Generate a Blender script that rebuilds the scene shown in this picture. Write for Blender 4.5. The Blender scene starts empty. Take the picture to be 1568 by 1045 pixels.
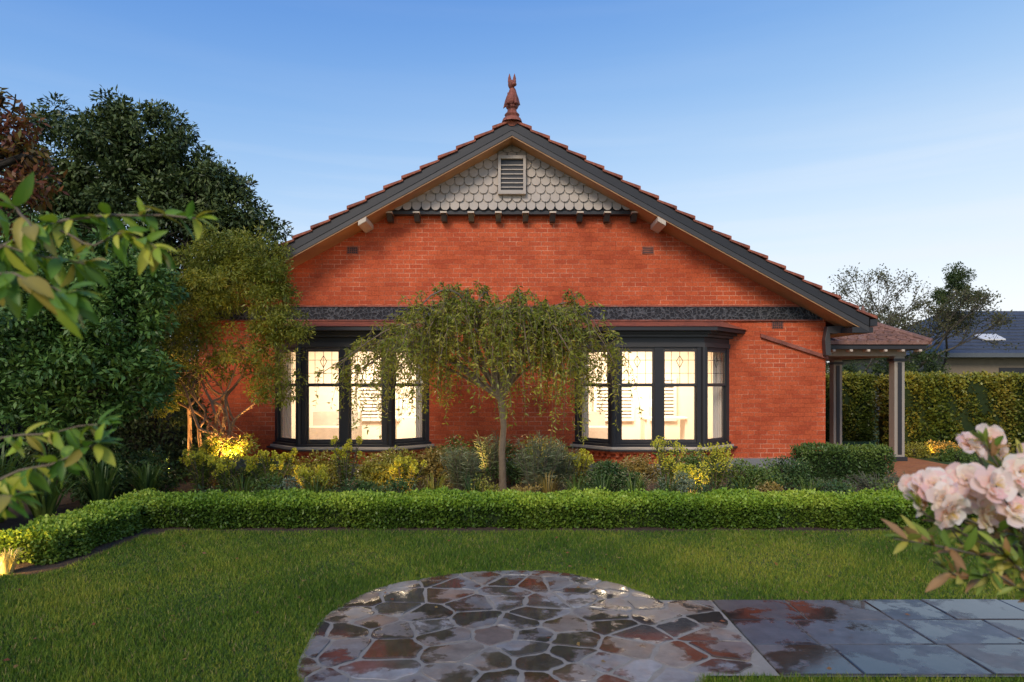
import bpy, math, random
import numpy as np
from mathutils import Vector, Matrix
rng=np.random.default_rng(7); random.seed(7)
scene=bpy.context.scene
R=math.radians
# ------------------------------------------------------------ helpers
def link(o,parent=None):
    scene.collection.objects.link(o)
    if parent: o.parent=parent
    return o
def group(name):
    e=bpy.data.objects.new(name,None); e.empty_display_size=.2
    return link(e)
class NT:
    def __init__(s,name):
        s.m=bpy.data.materials.new(name); s.m.use_nodes=True
        s.t=s.m.node_tree; s.b=s.t.nodes['Principled BSDF']; s.out=s.t.nodes['Material Output']
    def n(s,typ,**kw):
        x=s.t.nodes.new(typ)
        for k,v in kw.items(): setattr(x,k,v)
        return x
    def l(s,a,b): s.t.links.new(a,b)
    def noise(s,scale,detail=4,vec=None,rough=.6):
        x=s.n('ShaderNodeTexNoise'); x.inputs['Scale'].default_value=scale; x.inputs['Detail'].default_value=detail
        x.inputs['Roughness'].default_value=rough
        if vec is not None: s.l(vec,x.inputs['Vector'])
        return x
    def pos(s): return s.n('ShaderNodeNewGeometry').outputs['Position']
    def ramp(s,fac,stops):
        r=s.n('ShaderNodeValToRGB'); e=r.color_ramp.elements
        while len(e)<len(stops): e.new(.5)
        for i,(p,c) in enumerate(stops):
            e[i].position=p; e[i].color=(c[0],c[1],c[2],1) if isinstance(c,(tuple,list)) else (c,c,c,1)
        s.l(fac,r.inputs['Fac']); return r
    def mix(s,fac,a,b,mode='MIX'):
        x=s.n('ShaderNodeMix',data_type='RGBA',blend_type=mode)
        if hasattr(fac,'is_linked'): s.l(fac,x.inputs[0])
        else: x.inputs[0].default_value=fac
        for i,v in ((6,a),(7,b)):
            if hasattr(v,'is_linked'): s.l(v,x.inputs[i])
            else: x.inputs[i].default_value=(v[0],v[1],v[2],1)
        return x.outputs[2]
    def bump(s,h,strength=.3,dist=.01):
        x=s.n('ShaderNodeBump'); x.inputs['Strength'].default_value=strength; x.inputs['Distance'].default_value=dist
        s.l(h,x.inputs['Height']); s.l(x.outputs['Normal'],s.b.inputs['Normal']); return x
def simple(name,col,rough=.6,var=.25,scale=6,bump=.15,spec=.4):
    k=NT(name); p=k.pos(); n=k.noise(scale,5,p)
    c=k.mix(n.outputs['Fac'],[v*(1-var) for v in col],[min(1,v*(1+var)) for v in col])
    k.l(c,k.b.inputs['Base Color']); k.b.inputs['Roughness'].default_value=rough
    k.b.inputs['Specular IOR Level'].default_value=spec
    n2=k.noise(scale*8,4,p); k.bump(n2.outputs['Fac'],bump,.01); return k.m
def leafmat(name,trans=.3,rough=.45,spec=.35):
    k=NT(name); a=k.n('ShaderNodeAttribute'); a.attribute_name='Col'
    k.l(a.outputs['Color'],k.b.inputs['Base Color']); k.b.inputs['Roughness'].default_value=rough
    k.b.inputs['Specular IOR Level'].default_value=spec
    if trans>0:
        t=k.n('ShaderNodeBsdfTranslucent'); h=k.mix(1.0,a.outputs['Color'],(1.5,1.5,.8),'MULTIPLY'); k.l(h,t.inputs['Color'])
        mx=k.n('ShaderNodeMixShader'); mx.inputs[0].default_value=trans
        k.l(k.b.outputs[0],mx.inputs[1]); k.l(t.outputs[0],mx.inputs[2]); k.l(mx.outputs[0],k.out.inputs['Surface'])
    return k.m
LEAF=leafmat('leaf',.25); GRASS=leafmat('grass_blade',0,.6,.2); PETAL=leafmat('petal',.35,.6,.2); DENSE=leafmat('dense_leaf',0,.45,.35)
def np_mesh(name,V,F,mat,parent=None,col=None):
    V=np.ascontiguousarray(V,dtype=np.float32); F=np.ascontiguousarray(F,dtype=np.int32)
    me=bpy.data.meshes.new(name); k=F.shape[1]
    me.vertices.add(len(V)); me.vertices.foreach_set('co',V.ravel())
    me.loops.add(F.size); me.loops.foreach_set('vertex_index',F.ravel())
    me.polygons.add(len(F)); me.polygons.foreach_set('loop_start',np.arange(0,F.size,k,dtype=np.int32))
    me.update(calc_edges=True)
    if col is not None:
        a=me.attributes.new('Col','FLOAT_COLOR','POINT')
        c=np.ones((len(V),4),np.float32); c[:,:3]=col; a.data.foreach_set('color',c.ravel())
    me.materials.append(mat)
    o=bpy.data.objects.new(name,me); return link(o,parent)
def unit(v): return v/np.maximum(np.linalg.norm(v,axis=1,keepdims=True),1e-9)
def rdir(n): return unit(rng.normal(size=(n,3)))
def leaves(P,D,N,L,W,fold=.12):
    n=len(P); L=np.broadcast_to(L,(n,)).reshape(n,1); W=np.broadcast_to(W,(n,)).reshape(n,1)
    S=unit(np.cross(D,N)); N2=unit(np.cross(S,D))
    V=np.empty((n,4,3)); V[:,0]=P; V[:,1]=P+D*L*.45+S*W*.5+N2*W*fold
    V[:,2]=P+D*L-N2*L*.08; V[:,3]=P+D*L*.45-S*W*.5+N2*W*fold
    return V.reshape(-1,3), np.arange(n*4).reshape(n,4)
def mixcol(t,pal):
    pal=np.array(pal); t=np.clip(t,0,.9999)*(len(pal)-1); i=t.astype(int); f=(t-i)[:,None]
    return pal[i]*(1-f)+pal[i+1]*f
class MB:
    def __init__(s): s.v=[];s.f=[];s.m=[]
    def poly(s,pts,mat=0):
        b=len(s.v); s.v+= [tuple(p) for p in pts]; s.f.append(tuple(range(b,b+len(pts)))); s.m.append(mat)
    def hexa(s,c,mat=0):
        b=len(s.v); s.v+=[tuple(p) for p in c]
        for q in ((0,3,2,1),(4,5,6,7),(0,1,5,4),(1,2,6,5),(2,3,7,6),(3,0,4,7)):
            s.f.append(tuple(b+i for i in q)); s.m.append(mat)
    def box(s,x0,x1,y0,y1,z0,z1,mat=0):
        s.hexa([(x0,y0,z0),(x1,y0,z0),(x1,y1,z0),(x0,y1,z0),(x0,y0,z1),(x1,y0,z1),(x1,y1,z1),(x0,y1,z1)],mat)
    def lbox(s,o,u,n,u0,u1,n0,n1,z0,z1,mat=0):
        def P(a,b,z): return (o[0]+u[0]*a+n[0]*b,o[1]+u[1]*a+n[1]*b,z)
        s.hexa([P(u0,n0,z0),P(u1,n0,z0),P(u1,n1,z0),P(u0,n1,z0),P(u0,n0,z1),P(u1,n0,z1),P(u1,n1,z1),P(u0,n1,z1)],mat)
    def prism(s,pts,a,b,mat=0,axis='y'):
        f=(lambda p,t:(p[0],t,p[1])) if axis=='y' else (lambda p,t:(p[0],p[1],t))
        n=len(pts); bb=len(s.v); s.v+=[f(p,a) for p in pts]+[f(p,b) for p in pts]
        s.f.append(tuple(range(bb,bb+n))); s.m.append(mat)
        s.f.append(tuple(range(bb+2*n-1,bb+n-1,-1))); s.m.append(mat)
        for i in range(n):
            j=(i+1)%n; s.f.append((bb+i,bb+n+i,bb+n+j,bb+j)); s.m.append(mat)
    def beam(s,p,q,r,mat=0,sides=4):
        V,F=tube([p,q],[r,r],sides); b=len(s.v); s.v+=[tuple(x) for x in V]
        for q_ in F: s.f.append(tuple(int(b+i) for i in q_)); s.m.append(mat)
        s.f.append(tuple(b+i for i in range(sides))); s.m.append(mat)
        s.f.append(tuple(b+sides+i for i in range(sides))); s.m.append(mat)
    def lathe(s,c,prof,seg=16,mat=0,sc=(1,1)):
        b=len(s.v)
        for r,z in prof:
            for i in range(seg):
                a=2*math.pi*i/seg; s.v.append((c[0]+r*math.cos(a)*sc[0],c[1]+r*math.sin(a)*sc[1],c[2]+z))
        for k in range(len(prof)-1):
            for i in range(seg):
                j=(i+1)%seg; s.f.append((b+k*seg+i,b+k*seg+j,b+(k+1)*seg+j,b+(k+1)*seg+i)); s.m.append(mat)
    def ell(s,c,r,mat=0,seg=12):
        s.lathe(c,[(max(.001,math.sin(math.pi*k/8)),-math.cos(math.pi*k/8)*r[2]) for k in range(9)],seg,mat,(r[0],r[1]))
    def obj(s,name,mats,parent=None,bevel=0,smooth=False):
        me=bpy.data.meshes.new(name); me.from_pydata(s.v,[],s.f)
        for m in mats: me.materials.append(m)
        me.polygons.foreach_set('material_index',s.m)
        if smooth: me.polygons.foreach_set('use_smooth',[True]*len(s.f))
        me.update(); o=link(bpy.data.objects.new(name,me),parent)
        if bevel:
            b=o.modifiers.new('b','BEVEL'); b.width=bevel; b.segments=2; b.limit_method='ANGLE'
        return o
def tube(path,rad,sides=7):
    P=np.array(path,float); n=len(P); T=np.gradient(P,axis=0) if n>1 else P
    T=unit(T); V=[]
    ref=np.array([0,0,1.]) if abs(T[0][2])<.9 else np.array([1.,0,0])
    for i in range(n):
        a=np.cross(T[i],ref); a/=max(1e-6,np.linalg.norm(a)); b=np.cross(T[i],a)
        for k in range(sides):
            th=2*math.pi*k/sides; V.append(P[i]+rad[i]*(math.cos(th)*a+math.sin(th)*b))
    F=[(i*sides+k,i*sides+(k+1)%sides,(i+1)*sides+(k+1)%sides,(i+1)*sides+k) for i in range(n-1) for k in range(sides)]
    return np.array(V),np.array(F)
class Tubes:
    def __init__(s): s.V=[];s.F=[];s.n=0
    def add(s,path,rad,sides=6):
        V,F=tube(path,rad,sides); s.V.append(V); s.F.append(F+s.n); s.n+=len(V)
    def limb(s,p,q,r0,r1,wob=.1,k=7,sag=0,sides=6):
        p=np.array(p,float);q=np.array(q,float); d=np.linalg.norm(q-p); t=np.linspace(0,1,k)[:,None]
        o=rng.normal(size=3)*wob*d; o2=rng.normal(size=3)*wob*d*.5
        pts=p+(q-p)*t+np.sin(t*math.pi)*o+np.sin(t*2*math.pi)*o2; pts[:,2]+=(np.sin(t*math.pi)*sag)[:,0]
        s.add(pts,np.linspace(r0,r1,k),sides); return pts
    def obj(s,name,mat,parent=None):
        o=np_mesh(name,np.vstack(s.V),np.vstack(s.F),mat,parent)
        o.data.polygons.foreach_set('use_smooth',[True]*len(o.data.polygons)); return o
def crown(name,parent,lobes,nclump,crad,nleaf,L,W,pal,inner=.25,droop=.2,mat=None,flat=.8):
    lob=np.array(lobes,float); w=(lob[:,3]*lob[:,5])**1.0; w/=w.sum()
    li=rng.choice(len(lob),nclump,p=w); u=rdir(nclump)
    rr=np.where(rng.random(nclump)<inner,rng.uniform(.3,.75,nclump),rng.uniform(.78,1.06,nclump))
    C=lob[li,:3]+u*lob[li,3:]*rr[:,None]; CR=rng.uniform(.6,1.3,nclump)*crad; ct=rng.random(nclump)
    ci=rng.integers(0,nclump,nleaf); u=rdir(nleaf)
    r=CR[ci]*rng.random(nleaf)**.45
    off=u*r[:,None]; off[:,2]*=flat
    P=C[ci]+off; P[:,2]=np.maximum(P[:,2],.03)
    D=unit(u+rng.normal(size=(nleaf,3))*.6+np.array([0,0,-droop])); N=unit(rng.normal(size=(nleaf,3))*.6+np.array([0,-.25,.9]))
    s=rng.uniform(.65,1.3,nleaf); V,F=leaves(P,D,N,L*s,W*s)
    t=.45*ct[ci]+.4*rng.random(nleaf)+.15*(u[:,2]*.5+.5)
    return np_mesh(name,V,F,mat or LEAF,parent,np.repeat(mixcol(t,pal),4,axis=0))
# ------------------------------------------------------------ materials
def brickmat(name,c1,c2,mo,w=.24,h=.086,floor=False):
    k=NT(name); sp=k.n('ShaderNodeSeparateXYZ'); k.l(k.pos(),sp.inputs[0])
    cb=k.n('ShaderNodeCombineXYZ')
    if floor: k.l(sp.outputs[0],cb.inputs[0]); k.l(sp.outputs[1],cb.inputs[1])
    else:
        ad=k.n('ShaderNodeMath',operation='ADD'); k.l(sp.outputs[0],ad.inputs[0]); k.l(sp.outputs[1],ad.inputs[1])
        k.l(ad.outputs[0],cb.inputs[0]); k.l(sp.outputs[2],cb.inputs[1])
    b=k.n('ShaderNodeTexBrick'); b.inputs['Scale'].default_value=1; b.inputs['Brick Width'].default_value=w
    b.inputs['Row Height'].default_value=h; b.inputs['Mortar Size'].default_value=.0068; b.inputs['Mortar Smooth'].default_value=.25
    b.inputs['Bias'].default_value=-.25
    for i,c in (('Color1',c1),('Color2',c2)): b.inputs[i].default_value=(*c,1)
    nm=k.noise(1.1,6,k.pos(),.75); rm=k.ramp(nm.outputs['Fac'],[(.42,[v*.75 for v in c1]),(.60,mo)]); k.l(rm.outputs['Color'],b.inputs['Mortar'])
    k.l(cb.outputs[0],b.inputs['Vector'])
    n=k.noise(1.1,6,k.pos(),.72); r=k.ramp(n.outputs['Fac'],[(.3,.78),(.7,1.14)])
    c=k.mix(1.0,b.outputs['Color'],r.outputs['Color'],'MULTIPLY')
    n3=k.noise(34,5,k.pos()); r3=k.ramp(n3.outputs['Fac'],[(.35,.76),(.65,1.14)])
    c=k.mix(1.0,c,r3.outputs['Color'],'MULTIPLY')
    k.l(c,k.b.inputs['Base Color']); k.b.inputs['Roughness'].default_value=.75; k.b.inputs['Specular IOR Level'].default_value=.25
    inv=k.n('ShaderNodeMath',operation='SUBTRACT'); inv.inputs[0].default_value=1; k.l(b.outputs['Fac'],inv.inputs[1])
    k.bump(inv.outputs[0],.6,.008); return k.m
BRICK=brickmat('red_brick',(.66,.122,.042),(.48,.074,.028),(.74,.33,.20))
BPAVE=brickmat('brick_paving',(.64,.24,.08),(.50,.16,.06),(.34,.2,.14),.23,.11,True)
CHAR=simple('charcoal_paint',(.032,.031,.034),.45,.15,4,.05)
CHAR2=simple('charcoal_trim',(.06,.055,.055),.4,.15,4,.05)
TAN=simple('timber_lining',(.46,.25,.12),.6,.25,5,.05)
TAUPE=simple('taupe_shingle',(.50,.43,.37),.7,.22,3,.2)
CREAM=simple('cream_paint',(.66,.54,.42),.6,.15,5,.05)
STONE=simple('grey_plinth_stone',(.24,.24,.24),.8,.3,6,.4)
k=NT('fretwork_band'); p=k.pos()
vo=k.n('ShaderNodeTexVoronoi'); vo.feature='DISTANCE_TO_EDGE'; vo.inputs['Scale'].default_value=13
nn0=k.noise(9,3,p); av=k.mix(.12,p,nn0.outputs['Color'],'ADD'); k.l(av,vo.inputs['Vector'])
r=k.ramp(vo.outputs['Distance'],[(.04,(.12,.118,.125)),(.12,(.055,.057,.065)),(.22,(.018,.018,.022))]); k.l(r.outputs['Color'],k.b.inputs['Base Color']); k.b.inputs['Roughness'].default_value=.8
iv=k.ramp(vo.outputs['Distance'],[(.02,1.0),(.2,0.0)]); k.bump(iv.outputs['Color'],1.0,.02); ROUGH=k.m
def tilemat(name,c1,c2,c3=None):
    k=NT(name); p=k.pos(); n=k.noise(3.5,6,p,.75); n2=k.noise(30,3,p)
    r=k.ramp(n.outputs['Fac'],[(.3,c1),(.55,c2),(.72,c3 or c2)])
    r2=k.ramp(n2.outputs['Fac'],[(.3,.7),(.7,1.2)])
    k.l(k.mix(1.0,r.outputs['Color'],r2.outputs['Color'],'MULTIPLY'),k.b.inputs['Base Color'])
    k.b.inputs['Roughness'].default_value=.75; k.bump(n2.outputs['Fac'],.4,.01); return k.m
TILE=tilemat('terracotta_tile',(.13,.045,.035),(.38,.11,.06))
TILEW=tilemat('weathered_tile',(.17,.09,.07),(.30,.15,.11),(.36,.30,.27))
TERRA=tilemat('terracotta_finial',(.12,.045,.035),(.34,.10,.065),(.30,.18,.14))
SLATE=tilemat('slate_roof',(.045,.055,.08),(.075,.09,.125))
BARK=simple('bark',(.22,.165,.11),.9,.4,12,.8)
BARKD=simple('bark_dark',(.035,.028,.02),.9,.4,12,.8)
BARKW=simple('bark_warm',(.34,.19,.10),.85,.4,12,.6)
TWIG=simple('twig',(.14,.115,.085),.9,.3,12,.3)
WALLIN=simple('plaster_interior',(.82,.78,.70),.8,.03,2,.02)
WHITE=simple('white_paint',(.78,.75,.70),.5,.05,3,.02)
FENCE=simple('weathered_fence',(.04,.034,.028),.9,.4,7,.4)
k=NT('window_glass'); tr=k.n('ShaderNodeBsdfTransparent'); gl=k.n('ShaderNodeBsdfGlossy'); gl.inputs['Roughness'].default_value=.02
lw=k.n('ShaderNodeLayerWeight'); lw.inputs[0].default_value=.5; pw=k.n('ShaderNodeMath',operation='POWER'); pw.inputs[1].default_value=4; k.l(lw.outputs['Facing'],pw.inputs[0])
ma=k.n('ShaderNodeMath',operation='MULTIPLY_ADD'); ma.inputs[1].default_value=.6; ma.inputs[2].default_value=.05; k.l(pw.outputs[0],ma.inputs[0]); mx=k.n('ShaderNodeMixShader')
k.l(ma.outputs[0],mx.inputs[0]); k.l(tr.outputs[0],mx.inputs[1]); k.l(gl.outputs[0],mx.inputs[2]); k.l(mx.outputs[0],k.out.inputs['Surface']); GLASS=k.m
# ------------------------------------------------------------ ground
def groundmat(name,c1,c2,c3,sc=8):
    k=NT(name); p=k.pos(); n=k.noise(sc,8,p,.75); n2=k.noise(sc*9,4,p)
    r=k.ramp(n.outputs['Fac'],[(.3,c1),(.5,c2),(.72,c3)]); r2=k.ramp(n2.outputs['Fac'],[(.3,.6),(.7,1.3)])
    k.l(k.mix(1.0,r.outputs['Color'],r2.outputs['Color'],'MULTIPLY'),k.b.inputs['Base Color'])
    k.b.inputs['Roughness'].default_value=.95; k.bump(n2.outputs['Fac'],.8,.03); return k.m
SOIL=groundmat('mulch',(.05,.03,.02),(.10,.06,.035),(.17,.10,.055),14)
TURF=groundmat('turf',(.04,.07,.01),(.065,.105,.014),(.10,.13,.022),5)
m=MB(); m.poly([(-400,-60,0),(400,-60,0),(400,900,0),(-400,900,0)]); m.obj('ground',[TURF])
m=MB(); m.poly([(-9,5.90,.004),(-4.25,5.95,.004),(-4.05,6.3,.004),(-4.05,7.55,.004),(-3.85,7.62,.004),(6.4,7.68,.004),(6.4,13,.004),(-6,13.0,.004),(-9,13,.004)]); m.obj('garden_bed_soil',[SOIL])
m=MB(); m.poly([(6.45,11.9,.012),(8.9,12.3,.012),(8.9,20,.012),(6.05,20,.012),(6.05,12.6,.012)]); m.obj('brick_path',[BPAVE])
# paving
CX,CY,RX,RY,EN=-.04,4.60,1.32,1.46,2.1
def sup(i,n=60,k=1.0):
    a=2*math.pi*i/n; c,s=math.cos(a),math.sin(a)
    wob=1+.014*math.sin(a*5+1)+.01*math.sin(a*11)
    return (CX+RX*k*wob*math.copysign(abs(c)**(2/EN),c),CY+RY*k*wob*math.copysign(abs(s)**(2/EN),s))
def stonemat(name,lo,hi,wet=.5,dark=.42,rust=(1.22,.9,.68)):
    k=NT(name); a=k.n('ShaderNodeAttribute'); a.attribute_name='Col'; p=k.pos()
    n=k.noise(9,8,p,.7); r=k.ramp(n.outputs['Fac'],[(.3,.62),(.7,1.3)])
    c=k.mix(1.0,a.outputs['Color'],r.outputs['Color'],'MULTIPLY')
    nr=k.noise(4,5,p,.7); rs=k.ramp(nr.outputs['Fac'],[(.5,(1,1,1)),(.72,rust)]); c=k.mix(1.0,c,rs.outputs['Color'],'MULTIPLY')
    nb=k.noise(1.9,5,p,.6); w=k.ramp(nb.outputs['Fac'],[(wet-.03,0.0),(wet+.03,1.0)])
    c=k.mix(w.outputs['Color'],c,k.mix(1.0,c,(dark,dark*.91,dark*.82),'MULTIPLY')); k.l(c,k.b.inputs['Base Color'])
    rr=k.ramp(w.outputs['Color'],[(0,hi),(1,lo)]); k.l(rr.outputs['Color'],k.b.inputs['Roughness'])
    k.b.inputs['Specular IOR Level'].default_value=.7
    n3=k.noise(26,6,p); bm=k.bump(n3.outputs['Fac'],.3,.005)
    inv=k.ramp(w.outputs['Color'],[(0,.5),(1,.03)]); k.l(inv.outputs['Color'],bm.inputs['Strength']); return k.m
FLAG=stonemat('wet_flagstone',.045,.40,.49,.34); BLUE=stonemat('wet_bluestone',.07,.42,.51,.42,(1.08,.98,.9))
GROUT=simple('paving_grout',(.34,.29,.23),.6,.4,12,.3)
def clip(poly,px,py,nx,ny):
    out=[]
    for i in range(len(poly)):
        a=poly[i];b=poly[(i+1)%len(poly)]
        da=(a[0]-px)*nx+(a[1]-py)*ny; db=(b[0]-px)*nx+(b[1]-py)*ny
        if da<=0: out.append(a)
        if (da<0<db) or (db<0<da):
            t=da/(da-db); out.append((a[0]+(b[0]-a[0])*t,a[1]+(b[1]-a[1])*t))
    return out
def slabs(name,polys,cols,mat,z0,z1,parent):
    V=[];F=[];C=[]
    for pl,c in zip(polys,cols):
        n=len(pl); b=len(V); zz=z1+random.uniform(-.003,.003)
        cx=sum(p[0] for p in pl)/n; cy=sum(p[1] for p in pl)/n
        V+=[(p[0],p[1],z0) for p in pl]+[(p[0],p[1],zz-.004) for p in pl]+[(cx+(p[0]-cx)*.975,cy+(p[1]-cy)*.975,zz) for p in pl]; C+=[c]*(3*n)
        for q in (0,1):
            for i in range(n):
                j=(i+1)%n; F.append((b+q*n+i,b+q*n+j,b+(q+1)*n+j,b+(q+1)*n+i))
        F.append(tuple(range(b+2*n,b+3*n)))
    me=bpy.data.meshes.new(name); me.from_pydata(V,[],F); me.materials.append(mat)
    a=me.attributes.new('Col','FLOAT_COLOR','POINT'); c=np.ones((len(V),4),np.float32); c[:,:3]=C; a.data.foreach_set('color',c.ravel())
    return link(bpy.data.objects.new(name,me),parent)
seeds=[]
for dm,tr_ in ((.42,500),(.30,900),(.20,700)):
    for _ in range(tr_):
        x=random.uniform(-1.8,1.9); y=random.uniform(2.7,6.5)
        if all((x-a)**2+((y-b))**2>dm*dm for a,b in seeds): seeds.append((x,y))
polys=[];cols=[]
pal=[(.24,.23,.22),(.27,.255,.24),(.20,.19,.185),(.28,.24,.20),(.30,.24,.19),(.25,.235,.225),(.21,.185,.165),(.27,.20,.16),(.29,.28,.27)]
for (x,y) in seeds:
    inrect=(x>.80 and 3.86<y<5.35)
    if inrect and x>1.62: continue
    pl=[(x-1,y-1),(x+1,y-1),(x+1,y+1),(x-1,y+1)]
    for (a,b) in seeds:
        dx,dy=a-x,b-y; d=math.hypot(dx,dy)
        if d<1e-6 or d>1.6: continue
        nx,ny=dx/d,dy/d; pl=clip(pl,x+dx/2-nx*.011,y+dy/2-ny*.011,nx,ny)
        if len(pl)<3: break
    if len(pl)<3: continue
    if inrect:
        pl=clip(pl,1.52,0,1,0); pl=clip(pl,0,5.24,0,1); pl=clip(pl,0,3.92,0,-1)
    else:
        for q in range(60):
            p0=sup(q,60,.992);p1=sup(q+1,60,.992); ex,ey=p1[0]-p0[0],p1[1]-p0[1]; l_=math.hypot(ex,ey); pl=clip(pl,p0[0],p0[1],ey/l_,-ex/l_)
            if len(pl)<3: break
    if len(pl)<3: continue
    ar=abs(sum(pl[i][0]*pl[(i+1)%len(pl)][1]-pl[(i+1)%len(pl)][0]*pl[i][1] for i in range(len(pl))))/2
    if ar<.003: continue
    q=[]
    for i in range(len(pl)):
        a=pl[i];b=pl[(i+1)%len(pl)]; L_=math.hypot(b[0]-a[0],b[1]-a[1])
        if L_<.03: q.append(a); continue
        t=min(.25,.018/L_*random.uniform(.6,1.8)); nx,ny=(b[1]-a[1])/L_,-(b[0]-a[0])/L_
        q.append((a[0]+(b[0]-a[0])*t,a[1]+(b[1]-a[1])*t))
        if L_>.14:
            sg=1 if (nx*(x-a[0])+ny*(y-a[1]))<0 else -1
            for tt in (.33,.66):
                jj=random.uniform(-.013,.003); q.append((a[0]+(b[0]-a[0])*tt+nx*jj*sg,a[1]+(b[1]-a[1])*tt+ny*jj*sg))
        q.append((b[0]-(b[0]-a[0])*t,b[1]-(b[1]-a[1])*t))
    polys.append(q); c=random.choice(pal); f=random.uniform(.7,1.2); cols.append(tuple(v*f for v in c))
gp=group('flagstone_paving')
slabs('stones',polys,cols,FLAG,.004,.022,gp)
m=MB(); m.poly([(*sup(i,60,1.0),.016) for i in range(60)])
m.poly([(.7,3.9,.013),(1.54,3.9,.013),(1.54,5.25,.013),(.7,5.25,.013)]); m.obj('grout_bed',[GROUT],gp)
gp=group('bluestone_path'); polys=[];cols=[]
y=3.9
for rh in (.45,.45,.45):
    x=1.54; first=random.uniform(.3,.6)
    while x<12:
        w=first if x<1.6 else random.choice([.45,.6,.75]); polys.append([(x+.005,y+.005),(x+w-.005,y+.005),(x+w-.005,y+rh-.005),(x+.005,y+rh-.005)])
        f=random.uniform(.7,1.4); wv=random.uniform(-.01,.015); cols.append(((.118+wv)*f,.112*f,(.108-wv)*f)); x+=w
    y+=rh
slabs('slabs',polys,cols,BLUE,.004,.022,gp)
m=MB(); m.poly([(1.545,3.89,.012),(12.2,3.89,.012),(12.2,5.26,.012),(1.545,5.26,.012)]); m.obj('grout_bed',[simple('dark_grout',(.20,.19,.175),.7,.3,12,.3)],gp)
# lawn blades
n=430000
Y=rng.uniform(3.3,7.72,n); X=rng.uniform(-1,1,n)*(.86*Y+.3)
ring=rng.random(n)<.03
th=rng.uniform(0,2*math.pi,n); kk=rng.normal(.995,.011,n); cs,sn=np.cos(th),np.sin(th)
wob=1+.014*np.sin(th*5+1)+.01*np.sin(th*11)
X=np.where(ring,CX+RX*kk*wob*np.sign(cs)*np.abs(cs)**(2/EN),X); Y=np.where(ring,CY+RY*kk*wob*np.sign(sn)*np.abs(sn)**(2/EN),Y)
inpv=(np.abs((X-CX)/RX)**EN+np.abs((Y-CY)/RY)**EN)<.985
ed2=rng.normal(0,.012,n)
keep=((~inpv)|ring)&~((X>.9)&(Y>3.89+ed2)&(Y<5.25+ed2))&~((X<-4.08)&(Y>5.95+.3*np.clip((X+4.2)*5,0,1)))&~((X<-3.9)&(Y>7.5))
X=X[keep];Y=Y[keep];n=len(X)
P=np.stack([X,Y,np.full(n,.002)],1); h=rng.uniform(.020,.046,n)*(1+.3*np.sin(X*3.1)*np.sin(Y*2.7)); w=rng.uniform(.004,.008,n)
az=rng.uniform(0,2*math.pi,n); S=np.stack([np.cos(az),np.sin(az),np.zeros(n)],1)
lean=rng.normal(size=(n,3))*.45; lean[:,2]=1; lean=unit(lean)
V=np.empty((n,3,3)); V[:,0]=P-S*w[:,None]/2; V[:,1]=P+S*w[:,None]/2; V[:,2]=P+lean*h[:,None]
pt=(np.sin(X*1.7+1)*np.cos(Y*2.3+.5)+np.sin(X*4.1+Y*3)*.5+np.sin(X*9-Y*7)*.35+np.sin(X*23+Y*17)*.3+np.sin(X*41-Y*37)*.25)*.17+.40+.34*np.exp(-((X-2.6)**2+(Y-6.3)**2)/1.6)+.26*np.exp(-((X+3.2)**2+(Y-6.3)**2)/1.0)  # the two broad bumps paint yellow sunlit patches into the blade colours
t=pt+rng.normal(size=n)*.22
col=mixcol(t,[(.05,.105,.010),(.09,.165,.015),(.17,.235,.022),(.34,.33,.04)])
dead=rng.random(n)<.045; col[dead]=(.32,.25,.10)
np_mesh('lawn_grass',V.reshape(-1,3),np.arange(n*3).reshape(n,3),GRASS,None,np.repeat(col,3,axis=0))
n=130; P=np.stack([rng.uniform(-4,5,n),rng.uniform(3.9,7.6,n),rng.uniform(.03,.045,n)],1)
V,F=leaves(P,unit(rng.normal(size=(n,3))*[1,1,.15]),unit(rng.normal(size=(n,3))*.3+[0,0,1]),rng.uniform(.025,.05,n),rng.uniform(.015,.03,n))
np_mesh('fallen_leaves',V,F,LEAF,None,np.repeat(mixcol(rng.random(n),[(.15,.05,.02),(.3,.1,.04),(.3,.2,.06)]),4,axis=0))
# ------------------------------------------------------------ house
H=group('brick_house'); A0,SL=6.46,.55; WY=13.0
bays=[-3.06,2.68]
m=MB()
z1,z2=.52,2.62
xs=[-6.0,bays[0]-1.45,bays[0]+1.45,bays[1]-1.45,bays[1]+1.45,6.0]
def wq(x0,x1,a,b,mt=0,y=WY): m.poly([(x0,y,a),(x1,y,a),(x1,y,b),(x0,y,b)],mt)
for i in (0,2,4): wq(xs[i],xs[i+1],z1,z2)
wq(-6,6,.24,z1)
zt=lambda x:A0-.2-SL*abs(x)
m.poly([(-6,WY,z2),(6,WY,z2),(6,WY,zt(6)),(0,WY,zt(0)),(-6,WY,zt(6))])
for sx in (-6,6): m.poly([(sx,WY,.24),(sx,22.5,.24),(sx,22.5,zt(6)),(sx,WY,zt(6))])
m.poly([(-6,22.5,.24),(6,22.5,.24),(6,22.5,zt(6)),(0,22.5,zt(0)),(-6,22.5,zt(6))])
m.obj('brick_walls',[BRICK],H)
m=MB(); m.box(-6.03,6.03,12.97,22.53,0,.24,0); m.obj('plinth',[STONE],H,.01)
m=MB(); m.box(-5.97,5.93,12.965,13.02,2.89,3.13,0); m.obj('fretwork_band',[ROUGH],H)
m=MB(); m.box(-5.97,5.93,12.95,13.02,3.132,3.16); m.box(-5.97,5.93,12.95,13.02,2.865,2.888); m.obj('band_edging',[TERRA],H)
def plan(c,d): return [(c-1.5-d,13.02),(c-.83-d*.5,12.4-d),(c+.83+d*.5,12.4-d),(c+1.5+d,13.02)]
FLOOR=simple('timber_floor',(.30,.17,.09),.5); FABRIC=simple('grey_fabric',(.42,.40,.37),.9); SHADOW=simple('evening_dark_pane',(.16,.15,.15),.3)
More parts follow.
